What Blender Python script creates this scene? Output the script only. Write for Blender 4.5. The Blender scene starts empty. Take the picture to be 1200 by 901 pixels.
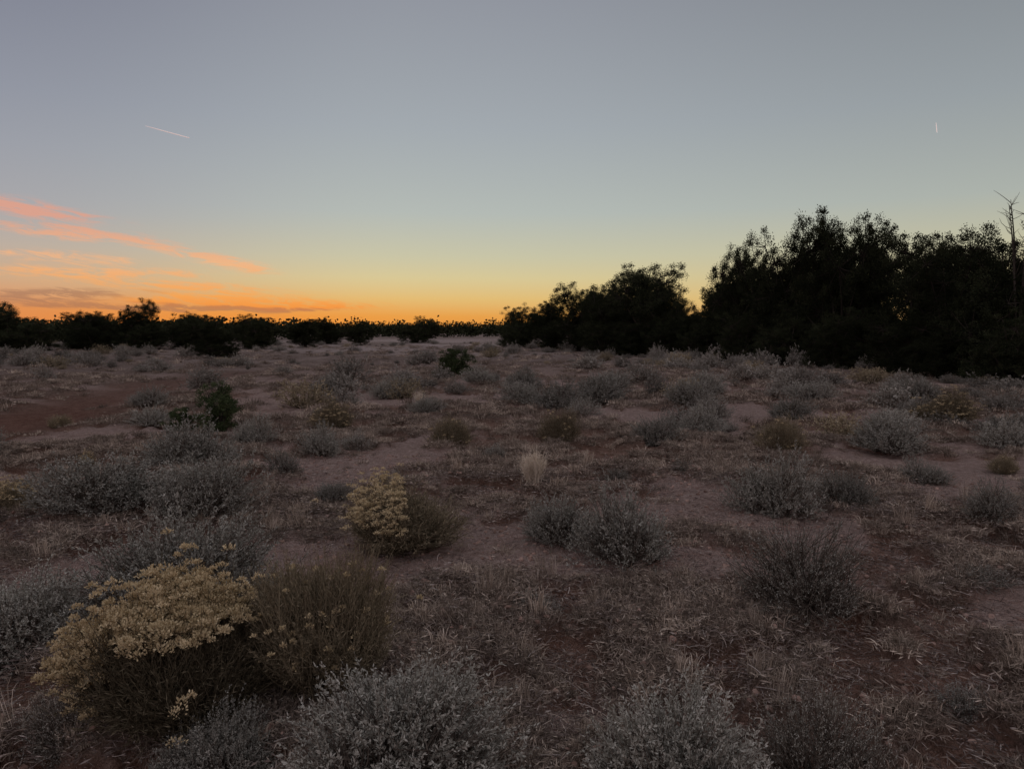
import bpy, math, numpy as np
from mathutils import Vector
scene = bpy.context.scene

def lin(c):
    return tuple(((v/255)/12.92 if v/255 <= .04045 else ((v/255+.055)/1.055)**2.4) for v in c)+(1,)

# ------------------------------------------------------------------ noise / terrain
_T = np.random.RandomState(7).rand(256, 256)
def vn(x, y, s=0):
    xi = np.floor(x).astype(int); yi = np.floor(y).astype(int)
    fx = x-xi; fy = y-yi
    fx = fx*fx*(3-2*fx); fy = fy*fy*(3-2*fy)
    a = _T[(xi+s*37) & 255, (yi+s*91) & 255]; b = _T[(xi+1+s*37) & 255, (yi+s*91) & 255]
    c = _T[(xi+s*37) & 255, (yi+1+s*91) & 255]; d = _T[(xi+1+s*37) & 255, (yi+1+s*91) & 255]
    return (a*(1-fx)+b*fx)*(1-fy)+(c*(1-fx)+d*fx)*fy
def fbm(x, y, s=0, o=4):
    r = 0; a = .5; t = 0
    for i in range(o):
        r = r+a*vn(x*2**i+i*13.7, y*2**i+i*5.3, s+i); t += a; a *= .5
    return r/t
def sm(a, b, x):
    t = np.clip((x-a)/(b-a), 0, 1); return t*t*(3-2*t)
def seg(x, y, ax, ay, bx, by):
    dx, dy = bx-ax, by-ay
    t = np.clip(((x-ax)*dx+(y-ay)*dy)/(dx*dx+dy*dy), 0, 1)
    return np.hypot(x-ax-t*dx, y-ay-t*dy)
def trail(x, y):
    wob = (fbm(x/2.5, y/2.5, 11)-.5)*2.2
    d = np.minimum(seg(x, y, -8.2, 6, -9.2, 14), seg(x, y, -9.2, 14, -10.5, 26))
    return 1-sm(.3, 1.9, d+wob)
def sand(x, y):
    n = fbm(x/1.5+3, y/1.2, 3, 5)
    return sm(.51, .60, n)
def mound(x, y):
    return sm(.44, .60, fbm(x/.30+(vn(x/.2, y/.2, 31)-.5)*.6, y/.30, 2, 3))
def height(x, y):
    x = np.asarray(x, float); y = np.asarray(y, float)
    r = np.hypot(x, y)
    far = np.clip((r-6)/40, 0, 1)
    h = .45*(fbm(x/38, y/38, 5)-.5)*far
    h = h+.12*(fbm(x/2.6, y/2.6, 1, 3)-.5)
    s = sand(x, y); tr = trail(x, y)
    rough = (1-.8*s)*(1-.6*tr)
    h = h+rough*.12*(mound(x, y)-.35)*np.clip(1.3-r/60, .0, 1)
    h = h+.05*(fbm(x/.11, y/.11, 6, 2)-.5)*np.clip(1.2-r/12, 0, 1)*(1-.4*s)
    return h-.05*tr

# ------------------------------------------------------------------ mesh builder
class MB:
    def __init__(s): s.v=[]; s.f=[]; s.m=[]; s.r=[]; s.n=0
    def add(s, V, F, mat, rnd):
        s.v.append(V.reshape(-1,3)); s.f.append(F+s.n); s.m.append(np.full(len(F), mat, np.int32)); s.r.append(rnd)
        s.n += len(V.reshape(-1,3))
    def tubes(s, P, R, mat, rng):
        n,k,_ = P.shape
        T = np.gradient(P, axis=1); T /= np.linalg.norm(T,axis=2,keepdims=True)+1e-9
        ref = rng.normal(size=(n,1,3)); A = np.cross(T, ref); A /= np.linalg.norm(A,axis=2,keepdims=True)+1e-9
        B = np.cross(T, A)
        V = np.stack([P+R[...,None]*(math.cos(a)*A+math.sin(a)*B) for a in (0,2.0944,4.18879)],axis=2)
        idx = np.arange(n*k*3).reshape(n,k,3)
        F = np.stack([idx[:,:-1], np.roll(idx,-1,2)[:,:-1], np.roll(idx,-1,2)[:,1:], idx[:,1:]],axis=-1).reshape(-1,4)
        s.add(V, F, mat, np.repeat(rng.rand(n), k*3))
    def leaves(s, p, d, L, W, mat, rng, rnd=None):
        n=len(p); d = d/(np.linalg.norm(d,axis=1,keepdims=True)+1e-9)
        sd = np.cross(d, rng.normal(size=(n,3))); sd /= np.linalg.norm(sd,axis=1,keepdims=True)+1e-9
        L=np.broadcast_to(L,(n,))[:,None]; W=np.broadcast_to(W,(n,))[:,None]
        V=np.stack([p, p+d*L*.55+sd*W*.5, p+d*L, p+d*L*.55-sd*W*.5],axis=1)
        F=np.arange(n*4).reshape(n,4)
        s.add(V,F,mat,np.repeat(rng.rand(n) if rnd is None else rnd,4))
    def blades(s, P, W, mat, rng):
        n,k,_=P.shape
        d=P[:,-1]-P[:,0]; sd=np.cross(d, rng.normal(size=(n,3))); sd/=np.linalg.norm(sd,axis=1,keepdims=True)+1e-9
        o=sd[:,None]*W[...,None]*.5
        V=np.stack([P-o,P+o],axis=2)
        idx=np.arange(n*k*2).reshape(n,k,2)
        F=np.stack([idx[:,:-1,0],idx[:,:-1,1],idx[:,1:,1],idx[:,1:,0]],axis=-1).reshape(-1,4)
        s.add(V,F,mat,np.repeat(rng.rand(n),k*2))
    def mesh(s, name, mats):
        V=np.concatenate(s.v); F=np.concatenate(s.f); M=np.concatenate(s.m); R=np.concatenate(s.r)
        return mesh_from(name,V,F,mats,M,{'rnd':R})
def mesh_from(name,V,F,mats,M=None,attrs={}):
    me=bpy.data.meshes.new(name)
    me.vertices.add(len(V)); me.vertices.foreach_set('co',V.astype(np.float32).ravel())
    me.loops.add(F.size); me.loops.foreach_set('vertex_index',F.astype(np.int32).ravel())
    me.polygons.add(len(F)); me.polygons.foreach_set('loop_start',np.arange(0,F.size,4,dtype=np.int32))
    me.polygons.foreach_set('loop_total',np.full(len(F),4,np.int32))
    if M is not None: me.polygons.foreach_set('material_index',M)
    for k,a in attrs.items():
        at=me.attributes.new(k,'FLOAT','POINT'); at.data.foreach_set('value',a.astype(np.float32))
    for m in mats: me.materials.append(m)
    me.update(calc_edges=True)
    return me
def obj(name,me,loc=(0,0,0),rz=0,sc=(1,1,1)):
    o=bpy.data.objects.new(name,me); scene.collection.objects.link(o)
    o.location=loc; o.rotation_euler=(0,0,rz); o.scale=sc; return o

# ------------------------------------------------------------------ materials
def plant_mat(name, c1, c2, c3=None, objvar=.25):
    m=bpy.data.materials.new(name); m.use_nodes=True; nt=m.node_tree; N=nt.nodes; L=nt.links
    N.remove(N['Principled BSDF']); b=N.new('ShaderNodeBsdfDiffuse')
    at=N.new('ShaderNodeAttribute'); at.attribute_name='rnd'
    r=N.new('ShaderNodeValToRGB'); r.color_ramp.elements[0].color=(*c1,1); r.color_ramp.elements[1].color=(*c2,1)
    if c3: e=r.color_ramp.elements.new(.8); e.color=(*c2,1); r.color_ramp.elements[-1].color=(*c3,1)
    L.new(at.outputs['Fac'],r.inputs[0])
    oi=N.new('ShaderNodeObjectInfo'); mr=N.new('ShaderNodeMapRange')
    mr.inputs['To Min'].default_value=1-objvar; mr.inputs['To Max'].default_value=1+objvar
    L.new(oi.outputs['Random'],mr.inputs['Value'])
    mx=N.new('ShaderNodeVectorMath'); mx.operation='SCALE'
    L.new(r.outputs[0],mx.inputs[0]); L.new(mr.outputs[0],mx.inputs['Scale']); L.new(mx.outputs[0],b.inputs['Color'])
    L.new(b.outputs[0],N['Material Output'].inputs['Surface'])
    return m
M_wood=plant_mat('sage_wood',(.06,.045,.036),(.17,.14,.115))
M_sage=plant_mat('sage_leaf',(.16,.15,.122),(.35,.33,.285),(.46,.435,.385))
M_scrub=plant_mat('scrub_leaf',(.13,.115,.095),(.28,.255,.22),(.35,.325,.285),objvar=.35)
M_olive=plant_mat('olive_stem',(.085,.066,.042),(.20,.165,.11))
M_tan=plant_mat('tan_leaf',(.19,.15,.095),(.37,.30,.20))
M_flower=plant_mat('dry_flower',(.42,.325,.185),(.62,.49,.30),(.72,.60,.40),objvar=.08)
M_straw=plant_mat('straw',(.42,.35,.27),(.64,.55,.45))
M_grassA=plant_mat('dry_grass',(.17,.13,.10),(.42,.335,.265),(.58,.48,.39),objvar=.35)
M_grassB=plant_mat('dead_grass',(.09,.067,.052),(.26,.20,.16),(.44,.36,.295),objvar=.35)
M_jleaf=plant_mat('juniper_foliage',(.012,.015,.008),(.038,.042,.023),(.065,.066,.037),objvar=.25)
M_bark=plant_mat('juniper_bark',(.03,.024,.02),(.07,.058,.048))
M_jgreen=plant_mat('juniper_shrub_leaf',(.03,.042,.02),(.08,.10,.045),objvar=.1)
M_litter=plant_mat('litter',(.07,.05,.045),(.28,.22,.19),(.42,.36,.32))
M_clod=plant_mat('clod',(.16,.096,.073),(.35,.235,.19))

# ------------------------------------------------------------------ plants
def rdir(n,rng,tmax):
    ct=rng.uniform(math.cos(tmax),1,n); st=np.sqrt(1-ct*ct); ph=rng.uniform(0,2*np.pi,n)
    return np.stack([st*np.cos(ph),st*np.sin(ph),ct],1)
def lump(D,rng,k=9,amp=.3):
    C=rdir(k,rng,1.5); a=rng.uniform(.4,1,k)
    return 1-amp+amp*1.2*np.max(a*np.exp(-((1-D@C.T)/.10)),axis=1)
def bez(A,B,C,k):
    t=np.linspace(0,1,k)[None,:,None]
    return A[:,None]*(1-t)**2+2*B[:,None]*t*(1-t)+C[:,None]*t*t
def sage(seed,nt=700,W=1.0,H=.55,nl=22,ll=.021,lw=.0068,leafmat=1,twl=.13,mats=None,amp=.46):
    rng=np.random.RandomState(seed); mb=MB(); sc=np.array([W/2,W/2,H])
    nm=40; D=rdir(nm,rng,1.35); off=np.zeros((nm,3))
    a0=rng.uniform(0,6.28); side=np.array([math.cos(a0),math.sin(a0),0])
    k=rng.rand(nm)<.3; off[k]=side*W*.22
    s_=np.where(k,.72,1.)[:,None]
    Pm=D*sc*rng.uniform(.4,.62,(nm,1))*s_+off
    A=rng.normal(size=(nm,3))*[.04,.04,0]+off*.5; A[:,2]=-.02
    B=Pm*[.75,.75,.25]+rng.normal(size=(nm,3))*.02
    mb.tubes(bez(A,B,Pm,6),np.linspace(1,.5,6)[None]*rng.uniform(.005,.010,(nm,1)),0,rng)
    D=rdir(nt,rng,1.5); k=rng.rand(nt)<.3
    Rr=lump(D,rng,9,amp)*rng.uniform(.5,.92,nt)*np.where(k,.72,1)
    Pt=D*sc*Rr[:,None]+k[:,None]*side*W*.22; Pt[:,2]=np.maximum(Pt[:,2],.02)
    near=np.argmin(((Pt[:,None]-Pm[None])**2).sum(2),axis=1)
    S=Pm[near]*rng.uniform(.55,1,(nt,1)); mid=(S+Pt)/2+[0,0,-.02]+rng.normal(size=(nt,3))*.01
    mb.tubes(bez(S,mid,Pt,4),np.linspace(.0028,.0016,4)[None].repeat(nt,0),0,rng)
    d=D*[1,1,.6]+[0,0,.6]+rng.normal(size=(nt,3))*.38; d/=np.linalg.norm(d,axis=1,keepdims=True)
    ln=twl*rng.uniform(.4,1.35,nt); E=Pt+d*ln[:,None]; Bm=Pt+d*ln[:,None]*.5+rng.normal(size=(nt,3))*.016
    mb.tubes(bez(Pt,Bm,E,4),np.linspace(.0017,.0008,4)[None].repeat(nt,0),0,rng)
    t=rng.uniform(.05,1,(nt,nl,1))
    LP=(Pt[:,None]*(1-t)**2+2*Bm[:,None]*t*(1-t)+E[:,None]*t*t).reshape(-1,3)
    LD=(d[:,None]*.9+rng.normal(size=(nt,nl,3))*.6).reshape(-1,3)
    sh=np.clip(np.repeat(rng.rand(nt)*.55,nl)+rng.rand(nt*nl)*.25+t.reshape(-1)*.2,0,1)
    mb.leaves(LP,LD,ll*rng.uniform(.6,1.3,nt*nl),lw*rng.uniform(.7,1.3,nt*nl),leafmat,rng,sh)
    return mb.mesh('sagebrush_mesh',mats or [M_wood,M_sage])
def rabbit(seed,ns=420,W=1.0,H=.6,fl=.0,fmask=None,nl=16,ll=.03,puff=.026,npf=34,mats=None,spread=1.3,stemr=.0016,rad=(.6,1.0)):
    rng=np.random.RandomState(seed); mb=MB(); sc=np.array([W/2,W/2,H])
    D=rdir(ns,rng,spread); Rr=lump(D,rng,8,.36)*rng.uniform(rad[0],rad[1],ns)
    E=D*sc*Rr[:,None]; E[:,2]=np.maximum(E[:,2],.03)
    A=rng.normal(size=(ns,3))*[.07*W,.07*W,0]; A[:,2]=-.02
    B=E*[.72,.72,.45]+rng.normal(size=(ns,3))*.045
    mb.tubes(bez(A,B,E,6),np.linspace(1.6,.7,6)[None]*stemr*rng.uniform(.7,1.5,(ns,1)),0,rng)
    nf=3; t0=rng.uniform(.5,.85,(ns,nf,1))
    S=(A[:,None]*(1-t0)**2+2*B[:,None]*t0*(1-t0)+E[:,None]*t0*t0).reshape(-1,3)
    dd=np.repeat(E-B,nf,0); dd/=np.linalg.norm(dd,axis=1,keepdims=True)+1e-9
    d2=dd+rng.normal(size=dd.shape)*.4+[0,0,.2]; E2=S+d2*(.11*rng.uniform(.6,1.3,(ns*nf,1)))
    mb.tubes(bez(S,(S+E2)/2+rng.normal(size=S.shape)*.006,E2,3),np.linspace(.0012,.0007,3)[None].repeat(ns*nf,0),0,rng)
    t=rng.uniform(.35,1,(ns,nl,1))
    LP=(A[:,None]*(1-t)**2+2*B[:,None]*t*(1-t)+E[:,None]*t*t).reshape(-1,3)
    LD=(np.repeat((E-A),nl,0)/.5+rng.normal(size=(ns*nl,3))*.5)
    mb.leaves(LP,LD,ll*rng.uniform(.6,1.3,ns*nl),.0034,1,rng)
    t=rng.rand(ns*nf,6,1); LP=(S[:,None]*(1-t)+E2[:,None]*t).reshape(-1,3)
    mb.leaves(LP,np.repeat(d2,6,0)+rng.normal(size=LP.shape)*.5,ll*.8,.0034,1,rng)
    tips=np.concatenate([E,E2]); lvl=np.linalg.norm(tips/sc,axis=1)
    k=(lvl>.58)&(rng.rand(len(tips))<fl)
    if fmask is not None: k&=fmask(tips,rng)
    T=tips[k]
    if len(T):
        n=len(T); pr=puff*rng.uniform(.6,1.3,n)
        q=rng.normal(size=(n,npf,3)); q/=np.linalg.norm(q,axis=2,keepdims=True); q*=rng.uniform(.35,1,(n,npf,1)); q[...,2]=np.abs(q[...,2])*.8-.1
        P=(T[:,None]+q*pr[:,None,None]).reshape(-1,3)
        sh=np.clip(np.repeat(rng.rand(n)*.6,npf)+rng.rand(n*npf)*.4,0,1)
        mb.leaves(P,q.reshape(-1,3)+[0,0,.5]+rng.normal(size=P.shape)*.3,.010*rng.uniform(.7,1.4,n*npf),.006,2,rng,sh)
    return mb.mesh('rabbitbrush_mesh',mats or [M_olive,M_olive,M_flower])
def tuft(seed,nb=90,R=.07,Hh=.07,w=.003,mat=None,flat=.6,k=4):
    rng=np.random.RandomState(seed); mb=MB()
    A=rng.normal(size=(nb,3))*[R*.5,R*.5,0]; A[:,2]=-.012
    ph=rng.uniform(0,2*np.pi,nb); o=np.stack([np.cos(ph),np.sin(ph),0*ph],1)*.5+A/R*.6
    L=Hh*rng.uniform(.4,1.25,(nb,1)); lean=rng.uniform(.1,1,(nb,1))*flat
    B=A+[0,0,1]*L*.7+o*L*.2*lean; E=A+[0,0,1]*L*(1-.45*lean)+o*L*1.1*lean+rng.normal(size=(nb,3))*.004
    mb.blades(bez(A,B,E,k),np.linspace(1,.25,k)[None]*w*rng.uniform(.6,1.3,(nb,1)),0,rng)
    nf=nb//2; P=rng.normal(size=(nf,3))*[R*.8,R*.8,.004]+[0,0,.008]; d=rng.normal(size=(nf,3))*[1,1,.25]
    mb.leaves(P,d,R*.6,w,0,rng)
    return mb.mesh('grass_tuft_mesh',[mat])
def juniper(seed,H=6,R=2.7,ncl=560,per=150,leaf=.062,cr=(.14,.30),mats=None,nlobe=16,wid=.6):
    # dense rounded crown that reaches the ground: foliage lobes packed round a filled core
    rng=np.random.RandomState(seed); mb=MB()
    nlo=int(nlobe*.45)
    lz=np.concatenate([rng.uniform(.10,.34,nlo),rng.uniform(.34,.80,nlobe-nlo)]); ph=np.arange(nlobe)*2.4+rng.uniform(-.5,.5,nlobe)
    prof=np.sqrt(np.clip(1-((lz-.28)/.70)**2,.05,1)); rr=R*prof*rng.uniform(.25,.68,nlobe)
    LC=np.stack([rr*np.cos(ph),rr*np.sin(ph),lz*H],1)
    LR=R*rng.uniform(.24,.42,nlobe)
    core=np.array([[0,0,z*H] for z in (.16,.32,.48,.62)]); cR=R*np.array([.5,.5,.44,.34])
    core[:,:2]+=rng.normal(size=(4,2))*.12*R
    LC=np.concatenate([LC,core]); LR=np.concatenate([LR,cR]); nL=len(LC)
    A=np.zeros((nL,3)); A[:,:2]=rng.normal(size=(nL,2))*.04*R; A[:,2]=-.1
    B=LC*[.25,.25,.55]+rng.normal(size=(nL,3))*.06*R
    mb.tubes(bez(A,B,LC,7),np.linspace(1,.2,7)[None]*rng.uniform(.06,.12,(nL,1))*H/6,0,rng)
    pw=LR**2/np.sum(LR**2); li=rng.choice(nL,ncl,p=pw); q=rng.normal(size=(ncl,3)); q/=np.linalg.norm(q,axis=1,keepdims=True)
    q*=rng.uniform(.1,1.12,(ncl,1))**.6
    C=LC[li]+q*LR[li][:,None]*[1,1,1.1]; C[:,2]=np.clip(C[:,2],.14*H/6,H*.985)
    mb.tubes(bez(LC[li],(LC[li]+C)/2+[0,0,-.08*H/6],C,4),np.linspace(.022,.006,4)[None].repeat(ncl,0)*H/6,0,rng)
    rc=rng.uniform(cr[0],cr[1],ncl)
    out=(C-np.array([0,0,H*.35])); out/=np.linalg.norm(out,axis=1,keepdims=True)
    n=ncl*per
    g=rng.normal(size=(n,3)); g/=np.linalg.norm(g,axis=1,keepdims=True); g*=rng.uniform(0,1.1,(n,1))**.7
    g=g*np.repeat(rc,per)[:,None]
    al=np.repeat(out*.5+[0,0,.4]+rng.normal(size=(ncl,3))*.25,per,0)
    P=np.repeat(C,per,0)+g+al*np.repeat(rc,per)[:,None]*rng.uniform(-.2,.6,(n,1))
    d=al+g/np.repeat(rc,per)[:,None]+rng.normal(size=(n,3))*.5
    sh=np.clip(np.repeat(rng.rand(ncl)*.6,per)+rng.rand(n)*.4,0,1)
    mb.leaves(P,d,leaf*rng.uniform(.6,1.4,n),leaf*wid,1,rng,sh)
    return mb.mesh('juniper_mesh',mats or [M_bark,M_jleaf])

# ------------------------------------------------------------------ ground
def axis(lo_f,hi_f,st,g,lo,hi):
    c=list(np.arange(lo_f,hi_f,st)); s=st; x=c[-1]; up=[]
    while x<hi: s*=g; x+=s; up.append(x)
    s=st; x=c[0]; dn=[]
    while x>lo: s*=g; x-=s; dn.append(x)
    return np.array(dn[::-1]+c+up)
gx=axis(-3.6,3.6,.026,1.026,-4000,4000); gy=axis(1.3,7,.023,1.022,-3000,6000)
X,Y=np.meshgrid(gx,gy); Z=height(X,Y)
nx,ny=len(gx),len(gy); I=np.arange(nx*ny).reshape(ny,nx)
F=np.stack([I[:-1,:-1],I[:-1,1:],I[1:,1:],I[1:,:-1]],-1).reshape(-1,4)
mg=bpy.data.materials.new('desert_soil'); mg.use_nodes=True; nt=mg.node_tree; N=nt.nodes; L=nt.links
N.remove(N['Principled BSDF']); b=N.new('ShaderNodeBsdfDiffuse'); L.new(b.outputs[0],N['Material Output'].inputs['Surface'])
tc=N.new('ShaderNodeTexCoord')
def noise(sc,det=6,ro=.6,dist=0):
    n=N.new('ShaderNodeTexNoise'); n.inputs['Scale'].default_value=sc; n.inputs['Detail'].default_value=det
    n.inputs['Roughness'].default_value=ro; n.inputs['Distortion'].default_value=dist
    L.new(tc.outputs['Object'],n.inputs['Vector']); return n.outputs['Fac']
def ramp(inp,st):
    r=N.new('ShaderNodeValToRGB'); cr=r.color_ramp
    cr.elements[0].position=st[0][0]; cr.elements[0].color=(*st[0][1],1); cr.elements[1].position=st[-1][0]; cr.elements[1].color=(*st[-1][1],1)
    for p,c in st[1:-1]: e=cr.elements.new(p); e.color=(*c,1)
    L.new(inp,r.inputs[0]); return r.outputs[0]
def mix(f,a,c,bt='MIX'):
    m=N.new('ShaderNodeMix'); m.data_type='RGBA'; m.blend_type=bt
    if isinstance(f,(int,float)): m.inputs[0].default_value=f
    else: L.new(f,m.inputs[0])
    for s,v in ((6,a),(7,c)):
        if isinstance(v,tuple): m.inputs[s].default_value=(*v,1)
        else: L.new(v,m.inputs[s])
    return m.outputs[2]
def attr(n):
    a=N.new('ShaderNodeAttribute'); a.attribute_name=n; return a.outputs['Fac']
soil=ramp(noise(9,8,.7),[(.3,(.14,.078,.057)),(.5,(.29,.178,.135)),(.7,(.42,.285,.23))])
turf=ramp(noise(38,8,.78,.6),[(.34,(.05,.036,.028)),(.5,(.18,.132,.104)),(.66,(.40,.31,.255))])
base=mix(attr('mound'),soil,turf)
sandc=ramp(noise(18,6,.7),[(.3,(.29,.20,.165)),(.55,(.49,.36,.31)),(.8,(.62,.485,.43))])
base=mix(attr('sand'),base,sandc)
base=mix(attr('trail'),base,ramp(noise(6,6,.7),[(.3,(.16,.085,.063)),(.7,(.30,.175,.135))]))
farc=ramp(noise(.35,8,.75),[(.3,(.16,.118,.098)),(.5,(.25,.19,.162)),(.7,(.37,.29,.255))])
base=mix(attr('far'),base,farc)
base=mix(attr('pale'),base,ramp(noise(1.2,6,.7),[(.35,(.33,.26,.235)),(.65,(.48,.39,.355))]))
base=mix(1.0,base,ramp(noise(140,3,.7),[(.3,(.45,.45,.45)),(.7,(1.3,1.3,1.3))]),'MULTIPLY')
L.new(base,b.inputs['Color'])
bp=N.new('ShaderNodeBump'); bp.inputs['Strength'].default_value=1; bp.inputs['Distance'].default_value=.05
L.new(noise(45,8,.75,.3),bp.inputs['Height'])
bp2=N.new('ShaderNodeBump'); bp2.inputs['Strength'].default_value=1; bp2.inputs['Distance'].default_value=.2
L.new(noise(6,7,.72),bp2.inputs['Height']); L.new(bp2.outputs[0],bp.inputs['Normal'])
L.new(bp.outputs[0],b.inputs['Normal'])
rr=np.hypot(X,Y)
pale=sm(30,48,Y)*(1-sm(85,130,Y))*np.exp(-((X+6+.06*Y)/(.16*Y+4))**2)*sm(.35,.6,fbm(X/9,Y/14,17,3))
me=mesh_from('ground',np.stack([X,Y,Z],-1).reshape(-1,3),F,[mg],None,{'sand':sand(X,Y).ravel()*(1-sm(20,60,rr)).ravel(),'trail':trail(X,Y).ravel(),'far':(sm(14,40,rr)).ravel(),'mound':mound(X,Y).ravel(),'pale':pale.ravel()})
me.polygons.foreach_set('use_smooth',np.ones(len(F),bool))
obj('ground',me)

# ------------------------------------------------------------------ scatter helper
def scatter(name,P,rot,scl,idx,protos,pname):
    col=bpy.data.collections.new(name+'_variants')
    me=bpy.data.meshes.new(name); me.vertices.add(len(P)); me.vertices.foreach_set('co',P.astype(np.float32).ravel())
    for nm,a in (('irot',rot),('iscl',scl)):
        at=me.attributes.new(nm,'FLOAT_VECTOR','POINT'); at.data.foreach_set('vector',a.astype(np.float32).ravel())
    at=me.attributes.new('iidx','INT','POINT'); at.data.foreach_set('value',idx.astype(np.int32))
    o=obj(name,me)
    for i,pm in enumerate(protos):
        po=bpy.data.objects.new(pname,pm); col.objects.link(po); po.parent=o
    ng=bpy.data.node_groups.new(name+'_gn','GeometryNodeTree')
    ng.interface.new_socket('Geometry',in_out='INPUT',socket_type='NodeSocketGeometry')
    ng.interface.new_socket('Geometry',in_out='OUTPUT',socket_type='NodeSocketGeometry')
    n=ng.nodes; l=ng.links
    gi=n.new('NodeGroupInput'); go=n.new('NodeGroupOutput'); ci=n.new('GeometryNodeCollectionInfo')
    ci.inputs['Collection'].default_value=col; ci.inputs['Separate Children'].default_value=True; ci.inputs['Reset Children'].default_value=True
    ip=n.new('GeometryNodeInstanceOnPoints'); ip.inputs['Pick Instance'].default_value=True
    def na(nm,t):
        a=n.new('GeometryNodeInputNamedAttribute'); a.data_type=t; a.inputs['Name'].default_value=nm; return a.outputs['Attribute']
    er=n.new('FunctionNodeEulerToRotation')
    l.new(gi.outputs[0],ip.inputs['Points']); l.new(ci.outputs[0],ip.inputs['Instance'])
    l.new(na('iidx','INT'),ip.inputs['Instance Index']); l.new(na('irot','FLOAT_VECTOR'),er.inputs[0]); l.new(er.outputs[0],ip.inputs['Rotation'])
    l.new(na('iscl','FLOAT_VECTOR'),ip.inputs['Scale']); l.new(ip.outputs[0],go.inputs[0])
    md=o.modifiers.new('scatter','NODES'); md.node_group=ng
    return o
rs=np.random.RandomState(21)
def fan(n,r0,r1,amax=47):
    r=np.sqrt(rs.uniform(r0*r0,r1*r1,n))
    a=np.radians(rs.uniform(-amax,amax,n)); return r*np.sin(a),r*np.cos(a)

# ------------------------------------------------------------------ grass
tufts=[]
for i in range(4): tufts.append(tuft(100+i,90,.055,.055,.0042,M_grassA,1.0))
for i in range(4): tufts.append(tuft(110+i,100,.075,.045,.0044,M_grassB,1.2))
for i in range(2): tufts.append(tuft(120+i,60,.045,.12,.003,M_grassA,.6))
for i in range(3): tufts.append(tuft(130+i,60,.13,.09,.010,M_grassB,1.0,3))
for i in range(2): tufts.append(tuft(140+i,60,.13,.09,.010,M_grassA,1.0,3))
def add_tufts(specs,dens):
    XX=[];YY=[];SS=[];II=[]
    for (r0,r1,n,s0,s1,far) in specs:
        x,y=fan(n,r0,r1); m=dens(x,y)>rs.rand(n); x,y=x[m],y[m]
        XX.append(x);YY.append(y);SS.append(rs.uniform(s0,s1,len(x)))
        II.append(rs.randint(10,15,len(x)) if far else rs.choice(10,len(x),p=[.1]*4+[.14]*4+[.02]*2))
    x=np.concatenate(XX);y=np.concatenate(YY);s=np.concatenate(SS);n=len(x)
    rot=np.stack([rs.normal(size=n)*.15,rs.normal(size=n)*.15,rs.uniform(0,6.28,n)],1)
    return x,y,s,rot,n,np.concatenate(II)
dens=lambda x,y: (1-.97*sand(x,y))*(1-.95*trail(x,y))*np.clip(.03+1.0*mound(x,y),0,1)
x,y,s,rot,n,ii=add_tufts([(1.2,6,8500,.6,1.4,0),(6,12,13000,.8,1.6,0),(12,30,12000,.7,1.3,1),(30,70,7000,1.1,2.0,1)],dens)
scatter('grass_tufts',np.stack([x,y,height(x,y)-.004],1),rot,np.stack([s,s,s*rs.uniform(.6,1.3,n)],1),ii,tufts,'grass_tuft')
print('tufts',n)
def litter(seed):
    rng=np.random.RandomState(seed); mb=MB(); n=70
    P=rng.normal(size=(n,3))*[.12,.12,.003]+[0,0,.006]; d=rng.normal(size=(n,3))*[1,1,.12]
    mb.leaves(P,d,rng.uniform(.01,.05,n),rng.uniform(.002,.006,n),0,rng)
    m=8; A=rng.normal(size=(m,3))*[.12,.12,0]+[0,0,.008]; D=rng.normal(size=(m,3))*[1,1,.1]*.06
    mb.tubes(bez(A,A+D*.5+rng.normal(size=(m,3))*.008,A+D,4),np.full((m,4),.0016),0,rng)
    return mb.mesh('litter_mesh',[M_litter])
x,y=fan(2600,1.2,8); m=rs.rand(len(x))>.7*sand(x,y); x,y=x[m],y[m]; n=len(x)
s=rs.uniform(.6,1.5,n)
scatter('plant_litter',np.stack([x,y,height(x,y)],1),np.stack([0*s,0*s,rs.uniform(0,6.28,n)],1),np.stack([s]*3,1),rs.randint(0,3,n),[litter(i) for i in (1,2,3)],'twig_litter')
def clod(seed):
    rng=np.random.RandomState(seed)
    me=bpy.data.meshes.new('clod'); import bmesh; bm=bmesh.new(); bmesh.ops.create_icosphere(bm,subdivisions=2,radius=.012)
    for v in bm.verts: v.co*=rng.uniform(.65,1.25); v.co.z*=.6
    bm.to_mesh(me); bm.free(); me.materials.append(M_clod)
    at=me.attributes.new('rnd','FLOAT','POINT'); at.data.foreach_set('value',np.full(len(me.vertices),rng.rand(),np.float32)); return me
x,y=fan(8000,1.2,9); n=len(x); s=rs.uniform(.25,1,n)**2*1.7+.2
scatter('soil_clods',np.stack([x,y,height(x,y)],1),rs.uniform(0,6.28,(n,3))*[.1,.1,1],np.stack([s]*3,1),rs.randint(0,4,n),[clod(i) for i in range(4)],'soil_clod')

# ------------------------------------------------------------------ shrubs (world metres: x, y, width, height)
sg=[sage(i) for i in (1,2,3,4)]
sgs=[sage(11,420,nl=14),sage(12,380,nl=12)]
fine=[sage(31,1500,nl=26,ll=.018,lw=.0058),sage(32,1500,nl=26,ll=.018,lw=.0058)]
twiggy=[sage(41,900,nl=9,ll=.014,lw=.0045),sage(42,900,nl=9,ll=.014,lw=.0045)]
tan=[rabbit(51,700,mats=[M_olive,M_tan,M_flower],fl=.06,nl=20),rabbit(52,700,mats=[M_olive,M_tan,M_flower],fl=.02,nl=20)]
rb=[rabbit(61,650,fl=.6,puff=.021,fmask=lambda t,r:(t[:,0]<-.0)&(t[:,2]>.2),mats=[M_olive,M_tan,M_flower]),rabbit(62,560,fl=.3,puff=.02,fmask=lambda t,r:t[:,2]>.28,mats=[M_olive,M_tan,M_flower])]
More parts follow.
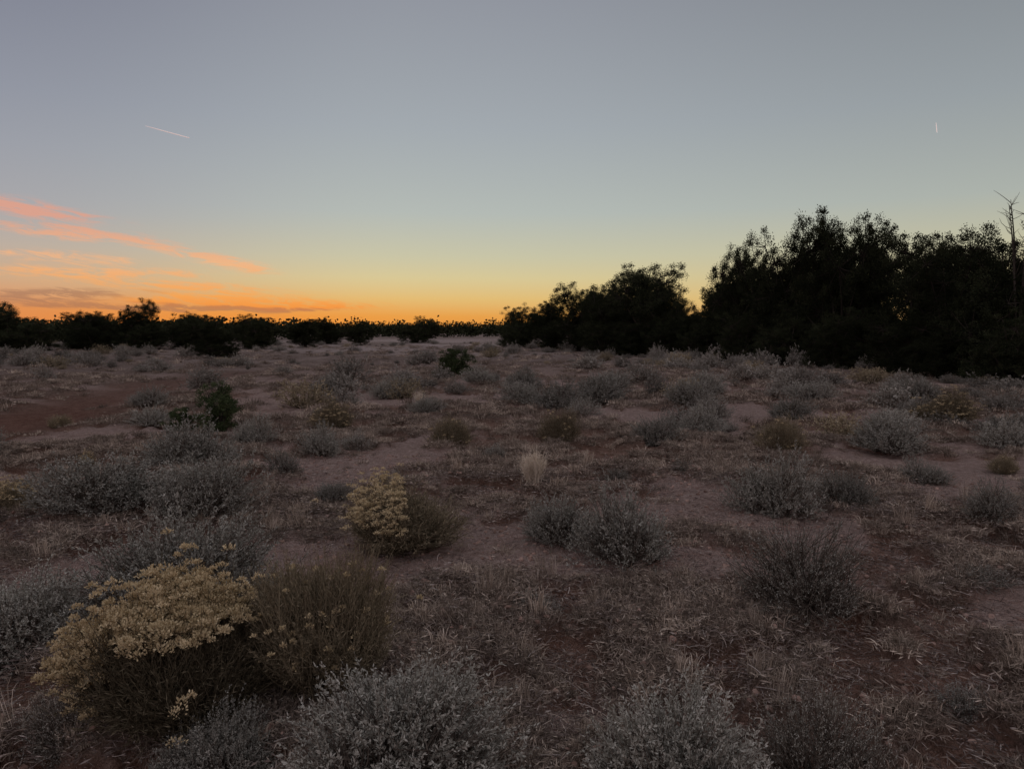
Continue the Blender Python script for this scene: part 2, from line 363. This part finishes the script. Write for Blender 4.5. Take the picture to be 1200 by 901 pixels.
big_rb=rabbit(71,1500,W=1.0,H=.70,fl=1.0,puff=.024,npf=50,nl=16,
   fmask=lambda t,r:((np.hypot(t[:,0]-.02,t[:,1]+.06)<.26)&(t[:,2]>.38))|((np.hypot(t[:,0]+.34,t[:,1]+.12)<.13)&(t[:,2]>.12))|((np.hypot(t[:,0]-.15,t[:,1]+.36)<.04)))
big_ol=rabbit(72,1100,W=1.0,H=.74,fl=.03,puff=.016,nl=22,ll=.026,mats=[M_tan,M_tan,M_flower],spread=1.2)
straw=rabbit(81,180,W=.6,H=.75,mats=[M_straw,M_straw,M_straw],spread=.85,nl=3,ll=.05,rad=(.4,1.05),stemr=.0014)
def put(name,me,x,y,w,h,W0=1.0,H0=.6,rz=None):
    rz=rs.uniform(0,6.28) if rz is None else rz
    return obj(name,me,(x,y,float(height(x,y))-.01),rz,(w/W0,w/W0,h/H0))
put('rabbitbrush',big_rb,-1.32,2.80,1.08,.78,1,.72,0)
put('rabbitbrush',big_ol,-.82,3.0,.92,.78,1,.74,.4)
S=[('f0',-1.85,3.85,1.15,.60),('f1',-.42,2.35,.90,.44),('f0',.56,2.36,.80,.47),('t0',1.10,2.45,.55,.44),('t1',1.60,3.85,.86,.52),
('f1',-1.05,2.45,.5,.30),('t0',-1.75,2.7,.45,.30),
('s0',.78,4.65,.84,.52),('s1',.36,5.15,.66,.40),('s2',2.29,5.95,.82,.58),('s3',2.97,6.25,.54,.42),('p0',3.81,5.55,.54,.35),
('s1',4.9,9.25,1.2,.55),('s3',2.1,10.1,.78,.52),('s0',2.9,11,.9,.52),('s2',-2.4,8.8,.65,.40),('p1',-2.09,9.55,.55,.33),
('s0',-3.85,8.2,1.25,.62),('s3',-2.55,5.75,1.0,.56),('s1',-3.53,5.95,1.25,.52),('p0',-2.5,7.6,.50,.30),('s2',-3.55,9.75,.65,.42),
('s2',-3.0,7.1,.6,.34),('s0',.9,14.6,1.5,.62),('s1',1.9,15.6,1.6,.70),('s3',.2,15.4,1.1,.58),('p1',2.9,4.2,.4,.16),('p0',1.35,13.2,.8,.36),
('s2',5.0,12.6,1.0,.45),('s1',6.0,11.2,1.0,.42),('t0',3.15,3.2,.5,.3),('s3',-1.6,13.5,.8,.36),('s1',3.6,14.5,1.2,.55),('s0',-5.9,11.5,.8,.33),('f1',-2.45,3.45,.85,.40),
('s2',4.3,7.4,.55,.28),('p1',1.1,7.6,.4,.2),('p0',-1.2,7.1,.45,.2),('s3',-1.6,6.3,.4,.2),('p1',2.0,8.0,.45,.2),('s0',6.6,9.4,.9,.42),('s1',-6.6,8.6,.8,.38),('s2',-7.4,14.5,.9,.4),
('s1',4.6,17,1.3,.58),('s3',6.8,16,1.2,.55),('s0',8.4,14.5,1.3,.58),('s2',-2.8,16.5,1.1,.5),('s1',-4.6,17.5,1.2,.5),('p0',.1,3.9,.35,.14),('p1',1.9,2.9,.3,.16),('p0',-.2,8.4,.4,.18),
('s2',7.6,10.6,1.0,.42),('s0',5.2,6.7,.6,.3),('s3',9.5,17,1.2,.5),('s1',2.6,18.5,1.3,.55),('s0',.2,18.5,1.3,.55),('s2',-1.0,20.5,1.2,.5)]
D={'s0':sg[0],'s1':sg[1],'s2':sg[2],'s3':sg[3],'p0':sgs[0],'p1':sgs[1],'f0':fine[0],'f1':fine[1],'t0':twiggy[0],'t1':twiggy[1]}
for k,x_,y_,w,h in S: put('sagebrush',D[k],x_,y_,w*1.12,h*1.25,1.0,.60)
for me_,x_,y_,w,h,rz in [(rb[0],-.78,5.05,1.25,.60,.2),(rb[1],-4.5,6.3,.66,.42,0),(rb[1],-4.9,8.1,.3,.34,1),(tan[0],-2.8,11,.95,.58,0),(tan[1],.66,9.9,.80,.68,0),
   (tan[1],-.83,9.75,.85,.58,2),(tan[1],3.43,8.95,.9,.58,1),(tan[0],7.4,12,1.4,.68,1),(tan[1],5.6,8.0,.45,.28,1),(tan[1],-7.5,11.7,.5,.3,0)]:
    put('rabbitbrush',me_,x_,y_,w,h,1,.6,rz)
put('bunchgrass',straw,.21,6.9,.50,.46,.6,.75)
put('bunchgrass',straw,-1.9,14.5,.4,.40,.6,.75)
js=juniper(91,1.0,.55,110,120,.03,(.05,.09),[M_bark,M_jgreen])
js2=juniper(92,1.0,.55,110,120,.03,(.05,.09),[M_bark,M_jgreen])
for me_,x_,y_,w,h in [(js,-4.55,11,1.0,.74),(js2,-2.0,24,1.7,1.05),(js2,-5.1,10.9,.6,.4)]: put('juniper_shrub',me_,x_,y_,w,h,1.1,1.0)

lowp=[sage(301+i,190,nl=9,ll=.05,lw=.017,twl=.15,mats=[M_wood,M_scrub]) for i in range(4)]+[sage(305,170,nl=9,ll=.05,lw=.014,twl=.17,mats=[M_olive,M_tan])]
sx=[];sy=[]
for r0,r1,n in ((11,20,120),(20,40,560),(40,85,1400)):
    x,y=fan(n,r0,r1); m=(trail(x,y)<.3)&(rs.rand(n)<.08+1.4*sm(.44,.64,fbm(x/6,y/6,9,3))); sx.append(x[m]);sy.append(y[m])
x=np.concatenate(sx);y=np.concatenate(sy)
m=~((x<-5)&(x>-16)&(y<24)&(rs.rand(len(x))<.75))&~((np.abs(x+6+.06*y)<.15*y)&(y>33)&(rs.rand(len(x))<.7)); x,y=x[m],y[m]; n=len(x)
s=.36+1.2*rs.rand(n)**1.7
scatter('sagebrush_scrub',np.stack([x,y,height(x,y)],1),np.stack([0*s,0*s,rs.uniform(0,6.28,n)],1),np.stack([s,s*rs.uniform(.7,1.2,n),s*rs.uniform(.6,1.15,n)],1),
  rs.choice(5,n,p=[.21,.21,.21,.21,.16]),lowp,'scrub_bush')

# ------------------------------------------------------------------ trees
J=[juniper(201,6,2.6),juniper(202,6,2.4,nlobe=18),juniper(203,6,2.8,600),juniper(204,6,2.3,500,nlobe=13),juniper(206,6,2.7,nlobe=20)]
T=[(1.0,66,4.3,4.8),(3.2,62,4.7,5.0),(5.0,53,5.1,5.8),(7.0,49,5.7,5.6),(8.8,46,6.3,6.4),(10.0,44,5.1,3.8),(11.8,37.5,6.5,4.0),
(12.4,36,6.0,4.2),(13.3,34,7.2,5.0),(14.3,31,7.3,4.8),(15.6,32,6.4,4.8),(15.9,28,5.9,4.6),(15.6,25.2,5.2,4.6),(15.6,22,5.3,4.6),(17.0,20.2,5.4,4.6),
(17.5,26,5.4,4.8),(18.5,30,6.2,4.8),(17,35,6.4,5),(20,24,5.5,4.8),(20.5,19,5.2,4.6),(22,21,5.6,5),(15.3,40,6.2,5.2),(18.5,16.5,4.8,4.4),
(10.8,51,5.4,5.4),(7,56,5.2,5),(14.2,46,6.0,5.0),(4,70,4.6,5),(8,64,5.2,5.6),(21,33,6.2,5),(17.5,41,6.2,5.4),(23,27,6.0,5),(10,58,5.2,6),(16,52,6,6)]
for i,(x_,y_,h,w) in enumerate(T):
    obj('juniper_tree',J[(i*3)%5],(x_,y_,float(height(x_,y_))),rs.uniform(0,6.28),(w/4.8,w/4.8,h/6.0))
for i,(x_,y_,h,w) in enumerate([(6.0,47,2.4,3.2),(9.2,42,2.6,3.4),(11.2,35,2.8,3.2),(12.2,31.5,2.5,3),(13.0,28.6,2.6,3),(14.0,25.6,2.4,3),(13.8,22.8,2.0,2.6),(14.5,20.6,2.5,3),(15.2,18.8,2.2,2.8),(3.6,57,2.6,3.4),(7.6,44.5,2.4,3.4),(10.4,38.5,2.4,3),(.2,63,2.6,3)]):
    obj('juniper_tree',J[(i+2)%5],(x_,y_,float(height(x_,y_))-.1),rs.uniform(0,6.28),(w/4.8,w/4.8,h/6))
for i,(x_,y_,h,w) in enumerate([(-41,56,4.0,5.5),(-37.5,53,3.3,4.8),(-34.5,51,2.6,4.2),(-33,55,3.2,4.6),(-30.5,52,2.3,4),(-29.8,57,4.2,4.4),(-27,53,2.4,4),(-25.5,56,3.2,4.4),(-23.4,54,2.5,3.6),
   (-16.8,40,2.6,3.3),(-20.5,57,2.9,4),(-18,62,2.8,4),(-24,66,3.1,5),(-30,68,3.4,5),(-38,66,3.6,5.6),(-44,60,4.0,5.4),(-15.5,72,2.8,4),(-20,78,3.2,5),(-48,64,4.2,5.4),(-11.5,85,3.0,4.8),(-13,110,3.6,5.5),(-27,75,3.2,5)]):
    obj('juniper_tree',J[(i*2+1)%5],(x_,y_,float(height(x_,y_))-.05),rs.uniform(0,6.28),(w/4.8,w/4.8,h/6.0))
def snag():
    rng=np.random.RandomState(5); mb=MB()
    A=np.array([[0,0,-.2]]*5); E=np.array([[.2,0,6.0],[-.35,.2,5.3],[.7,-.2,5.2],[-.1,.5,5.5],[.5,.4,5.0]])
    B=E*[.2,.2,.6]; mb.tubes(bez(A,B,E,9),np.linspace(.08,.008,9)[None].repeat(5,0),0,rng)
    n=110; k=rng.randint(0,5,n); t=rng.uniform(.5,.98,(n,1)); S=A[k]*(1-t)**2+2*B[k]*t*(1-t)+E[k]*t*t
    E2=S+(rng.normal(size=(n,3))*.5+[0,0,.7])*.42; mb.tubes(bez(S,(S+E2)/2+rng.normal(size=(n,3))*.06,E2,4),np.linspace(.012,.004,4)[None].repeat(n,0),0,rng)
    return mb.mesh('snag',[M_bark])
obj('dead_tree',snag(),(15.2,21.4,0))
def distant():
    rng=np.random.RandomState(9); mb=MB()
    n=1500; y=rng.uniform(125,380,n); x=rng.uniform(-1.1,1.2,n)*y
    y=np.concatenate([y,rng.uniform(82,125,200)]); x=np.concatenate([x,rng.uniform(-110,-30,200)])
    y=np.concatenate([y,rng.uniform(60,120,200)]); x=np.concatenate([x,rng.uniform(14,130,200)])
    n=len(x); h=rng.uniform(2.2,4.2,n)*(1+.3*np.clip((x+20)/80,0,1)); h=np.where(y<125,h*.85,h); w=h*rng.uniform(.9,1.5,n); z=height(x,y)
    per=170; q=rng.normal(size=(n,per,3)); q/=np.linalg.norm(q,axis=2,keepdims=True); q*=rng.uniform(.1,1.0,(n,per,1))**.7
    lob=1+.16*np.sin(q[...,0:1]*6+rng.rand(n,1,1)*6)*np.cos(q[...,1:2]*5+q[...,2:]*4)
    P=q*lob*np.stack([w*.5,w*.5,h*.55],1)[:,None]+np.stack([x,y,z+h*.42],1)[:,None]
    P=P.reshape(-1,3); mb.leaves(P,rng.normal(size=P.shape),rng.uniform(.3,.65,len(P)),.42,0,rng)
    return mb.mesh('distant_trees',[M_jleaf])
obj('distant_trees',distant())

# ------------------------------------------------------------------ contrails
mc=bpy.data.materials.new('contrail_ice_glow'); mc.use_nodes=True; bb=mc.node_tree.nodes['Principled BSDF']
bb.inputs['Base Color'].default_value=(.8,.8,.8,1); bb.inputs['Emission Color'].default_value=(.66,.54,.52,1); bb.inputs['Emission Strength'].default_value=.55  # emission stands in for sunlight on the ice crystals
def contrail(p0,p1,r):
    mb=MB(); rng=np.random.RandomState(1); t=np.linspace(0,1,12)[None,:,None]
    P=np.array([p0])[:,None]*(1-t)+np.array([p1])[:,None]*t
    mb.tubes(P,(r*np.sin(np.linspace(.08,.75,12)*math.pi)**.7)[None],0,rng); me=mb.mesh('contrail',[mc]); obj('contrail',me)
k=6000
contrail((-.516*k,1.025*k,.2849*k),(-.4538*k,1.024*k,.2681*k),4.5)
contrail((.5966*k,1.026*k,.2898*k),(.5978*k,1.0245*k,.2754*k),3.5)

# ------------------------------------------------------------------ sky
w=bpy.data.worlds.new("World"); scene.world=w; w.use_nodes=True; nt=w.node_tree; N=nt.nodes; L=nt.links; N.clear()
def mth(op,a,b_=None,c=None):
    n=N.new('ShaderNodeMath'); n.operation=op
    for i,v in enumerate((a,b_,c)):
        if v is None: continue
        if isinstance(v,(int,float)): n.inputs[i].default_value=v
        else: L.new(v,n.inputs[i])
    return n.outputs[0]
def ss(x_,a,b_,lo=0,hi=1):
    n=N.new('ShaderNodeMapRange'); n.interpolation_type='SMOOTHSTEP'
    for s_,v in zip(('From Min','From Max','To Min','To Max'),(a,b_,lo,hi)): n.inputs[s_].default_value=v
    L.new(x_,n.inputs['Value']); return n.outputs[0]
tc=N.new('ShaderNodeTexCoord'); nrm=N.new('ShaderNodeVectorMath'); nrm.operation='NORMALIZE'; L.new(tc.outputs['Generated'],nrm.inputs[0])
sp=N.new('ShaderNodeSeparateXYZ'); L.new(nrm.outputs[0],sp.inputs[0])
el=mth('MULTIPLY',mth('ARCSINE',sp.outputs[2]),57.2958); az=mth('MULTIPLY',mth('ARCTAN2',sp.outputs[0],sp.outputs[1]),57.2958)
ef=mth('SQRT',mth('DIVIDE',mth('MAXIMUM',el,0),90))
def sramp(st):
    r=N.new('ShaderNodeValToRGB'); cr=r.color_ramp; st=[(math.sqrt(e/90),lin(c)) for e,c in st]
    cr.elements[0].position=st[0][0]; cr.elements[0].color=st[0][1]; cr.elements[1].position=1; cr.elements[1].color=st[-1][1]
    for p,c in st[1:-1]: q=cr.elements.new(p); q.color=c
    L.new(ef,r.inputs[0]); return r.outputs[0]
Zt_fill=(196,194,203)  # out-of-view zenith brightened on purpose, extra fill light for ground and shrubs
cen=sramp([(0,(222,135,55)),(1,(228,160,76)),(2.4,(224,188,118)),(4,(214,199,150)),(5.7,(199,196,167)),(9,(179,186,181)),(15.3,(162,169,175)),(25,(143,147,157)),(45,(170,172,183)),(90,Zt_fill)])
rig=sramp([(0,(205,150,90)),(2.4,(212,188,132)),(5.7,(193,189,160)),(9,(171,177,170)),(15.3,(150,157,161)),(25,(126,131,138)),(45,(167,169,179)),(90,Zt_fill)])
lef=sramp([(0,(225,122,58)),(1.5,(222,144,88)),(3.5,(206,170,136)),(5.5,(188,173,160)),(8,(168,167,170)),(12,(155,158,167)),(15.3,(145,149,161)),(25,(120,123,139)),(45,(166,168,183)),(90,Zt_fill)])
awa=sramp([(0,(150,130,136)),(5,(190,167,169)),(12,(201,185,190)),(30,(192,188,198)),(50,(194,192,202)),(90,Zt_fill)])  # pinkish sky behind the camera, brightened out of view as added fill
def mixc(f,a,c,bt='MIX'):
    m=N.new('ShaderNodeMix'); m.data_type='RGBA'; m.blend_type=bt; m.clamp_factor=True
    if isinstance(f,(int,float)): m.inputs[0].default_value=f
    else: L.new(f,m.inputs[0])
    for s_,v in ((6,a),(7,c)):
        if isinstance(v,tuple): m.inputs[s_].default_value=v
        else: L.new(v,m.inputs[s_])
    return m.outputs[2]
col=mixc(ss(az,-5,40),cen,rig); col=mixc(ss(az,-8,-38),col,lef)
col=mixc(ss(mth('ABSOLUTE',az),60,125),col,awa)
cb=N.new('ShaderNodeCombineXYZ')
L.new(mth('MULTIPLY',az,.18),cb.inputs[0]); L.new(mth('ADD',mth('MULTIPLY',el,1.1),mth('MULTIPLY',az,.12)),cb.inputs[1])
nz=N.new('ShaderNodeTexNoise'); nz.inputs['Scale'].default_value=2.4; nz.inputs['Detail'].default_value=9; nz.inputs['Roughness'].default_value=.68; nz.inputs['Distortion'].default_value=.7
L.new(cb.outputs[0],nz.inputs['Vector']); nf=nz.outputs['Fac']
nz2=N.new('ShaderNodeTexNoise'); nz2.inputs['Scale'].default_value=.7; nz2.inputs['Detail'].default_value=4; L.new(cb.outputs[0],nz2.inputs['Vector'])
wob=mth('MULTIPLY',mth('SUBTRACT',nz2.outputs['Fac'],.5),1.0)
def streak(a0,e0,sl,Lh,Th,wt):
    da=mth('SUBTRACT',az,a0); u=mth('DIVIDE',da,Lh)
    v=mth('DIVIDE',mth('ADD',mth('SUBTRACT',mth('SUBTRACT',el,e0),mth('MULTIPLY',da,sl)),wob),Th)
    return mth('MULTIPLY',mth('EXPONENT',mth('MULTIPLY',mth('ADD',mth('MULTIPLY',u,u),mth('MULTIPLY',v,v)),-1)),wt)
def total(lst):
    t=None
    for a in lst:
        s_=streak(*a); t=s_ if t is None else mth('ADD',t,s_)
    return t
c1=total([(-34,8.0,-.12,4.6,.6,1.8),(-31,6.4,-.07,5.2,.5,1.5),(-22.3,5.1,-.15,3.6,.42,1.9),(-33,4.9,-.03,6,.35,1.1),(-30,3.9,.01,8,.45,1.25),(-25,3.1,-.03,7,.35,1.3),(-21,2.05,-.01,8.5,.55,1.7),(-16,1.7,0,3.8,.26,1.5)])
c2=total([(-33,2.35,.03,6,.4,1.6),(-28,1.6,-.01,8,.3,1.5),(-19,1.45,0,6,.2,1.3)])
m1=ss(mth('MULTIPLY',c1,mth('ADD',mth('MULTIPLY',nf,4.0),-1.35)),.12,1.15)
m2=ss(mth('MULTIPLY',c2,mth('ADD',mth('MULTIPLY',nf,3.2),-.95)),.2,.95)
cr=N.new('ShaderNodeValToRGB'); L.new(mth('DIVIDE',el,10),cr.inputs[0]); e=cr.color_ramp.elements
e[0].position=.1; e[0].color=lin((240,132,44)); e[1].position=.75; e[1].color=lin((222,160,138))
q=e.new(.25); q.color=lin((245,164,84)); q=e.new(.48); q.color=lin((240,180,132))
glow=mth('EXPONENT',mth('MULTIPLY',mth('ADD',mth('POWER',mth('DIVIDE',mth('ADD',az,21),12),2),mth('POWER',mth('DIVIDE',mth('SUBTRACT',el,.6),1.4),2)),-1))
col=mixc(mth('MULTIPLY',glow,.65),col,lin((238,146,58)))
col=mixc(mth('MULTIPLY',m1,.9),col,cr.outputs[0]); col=mixc(mth('MULTIPLY',m2,.55),col,lin((148,108,90)))
sky=N.new('ShaderNodeTexSky'); sky.sky_type='NISHITA'; sky.sun_disc=False; sky.sun_elevation=math.radians(1.5); sky.sun_rotation=math.radians(-14)
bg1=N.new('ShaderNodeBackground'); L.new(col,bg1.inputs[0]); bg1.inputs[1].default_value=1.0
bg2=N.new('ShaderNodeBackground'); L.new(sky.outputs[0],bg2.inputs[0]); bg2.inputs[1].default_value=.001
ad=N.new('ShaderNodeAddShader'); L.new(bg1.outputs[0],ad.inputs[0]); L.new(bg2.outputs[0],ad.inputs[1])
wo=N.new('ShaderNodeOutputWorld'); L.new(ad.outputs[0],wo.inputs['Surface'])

sl=bpy.data.lights.new('sun','SUN'); sl.energy=.42; sl.angle=math.radians(9); sl.color=(1,.75,.56)
so=bpy.data.objects.new('sun',sl); scene.collection.objects.link(so)
a=math.radians(-14); e_=math.radians(6); d=Vector((math.sin(a)*math.cos(e_),math.cos(a)*math.cos(e_),math.sin(e_)))
so.rotation_euler=d.to_track_quat('Z','Y').to_euler()

cam=bpy.data.cameras.new('camera'); cam.lens=25; cam.sensor_width=36; cam.clip_end=20000; cam.clip_start=.05
co=bpy.data.objects.new('camera',cam); scene.collection.objects.link(co); co.location=(0,0,1.6)
co.rotation_euler=(math.radians(90-4.46),0,0); scene.camera=co
scene.view_settings.view_transform='Standard'; scene.view_settings.look='None'; scene.view_settings.exposure=0
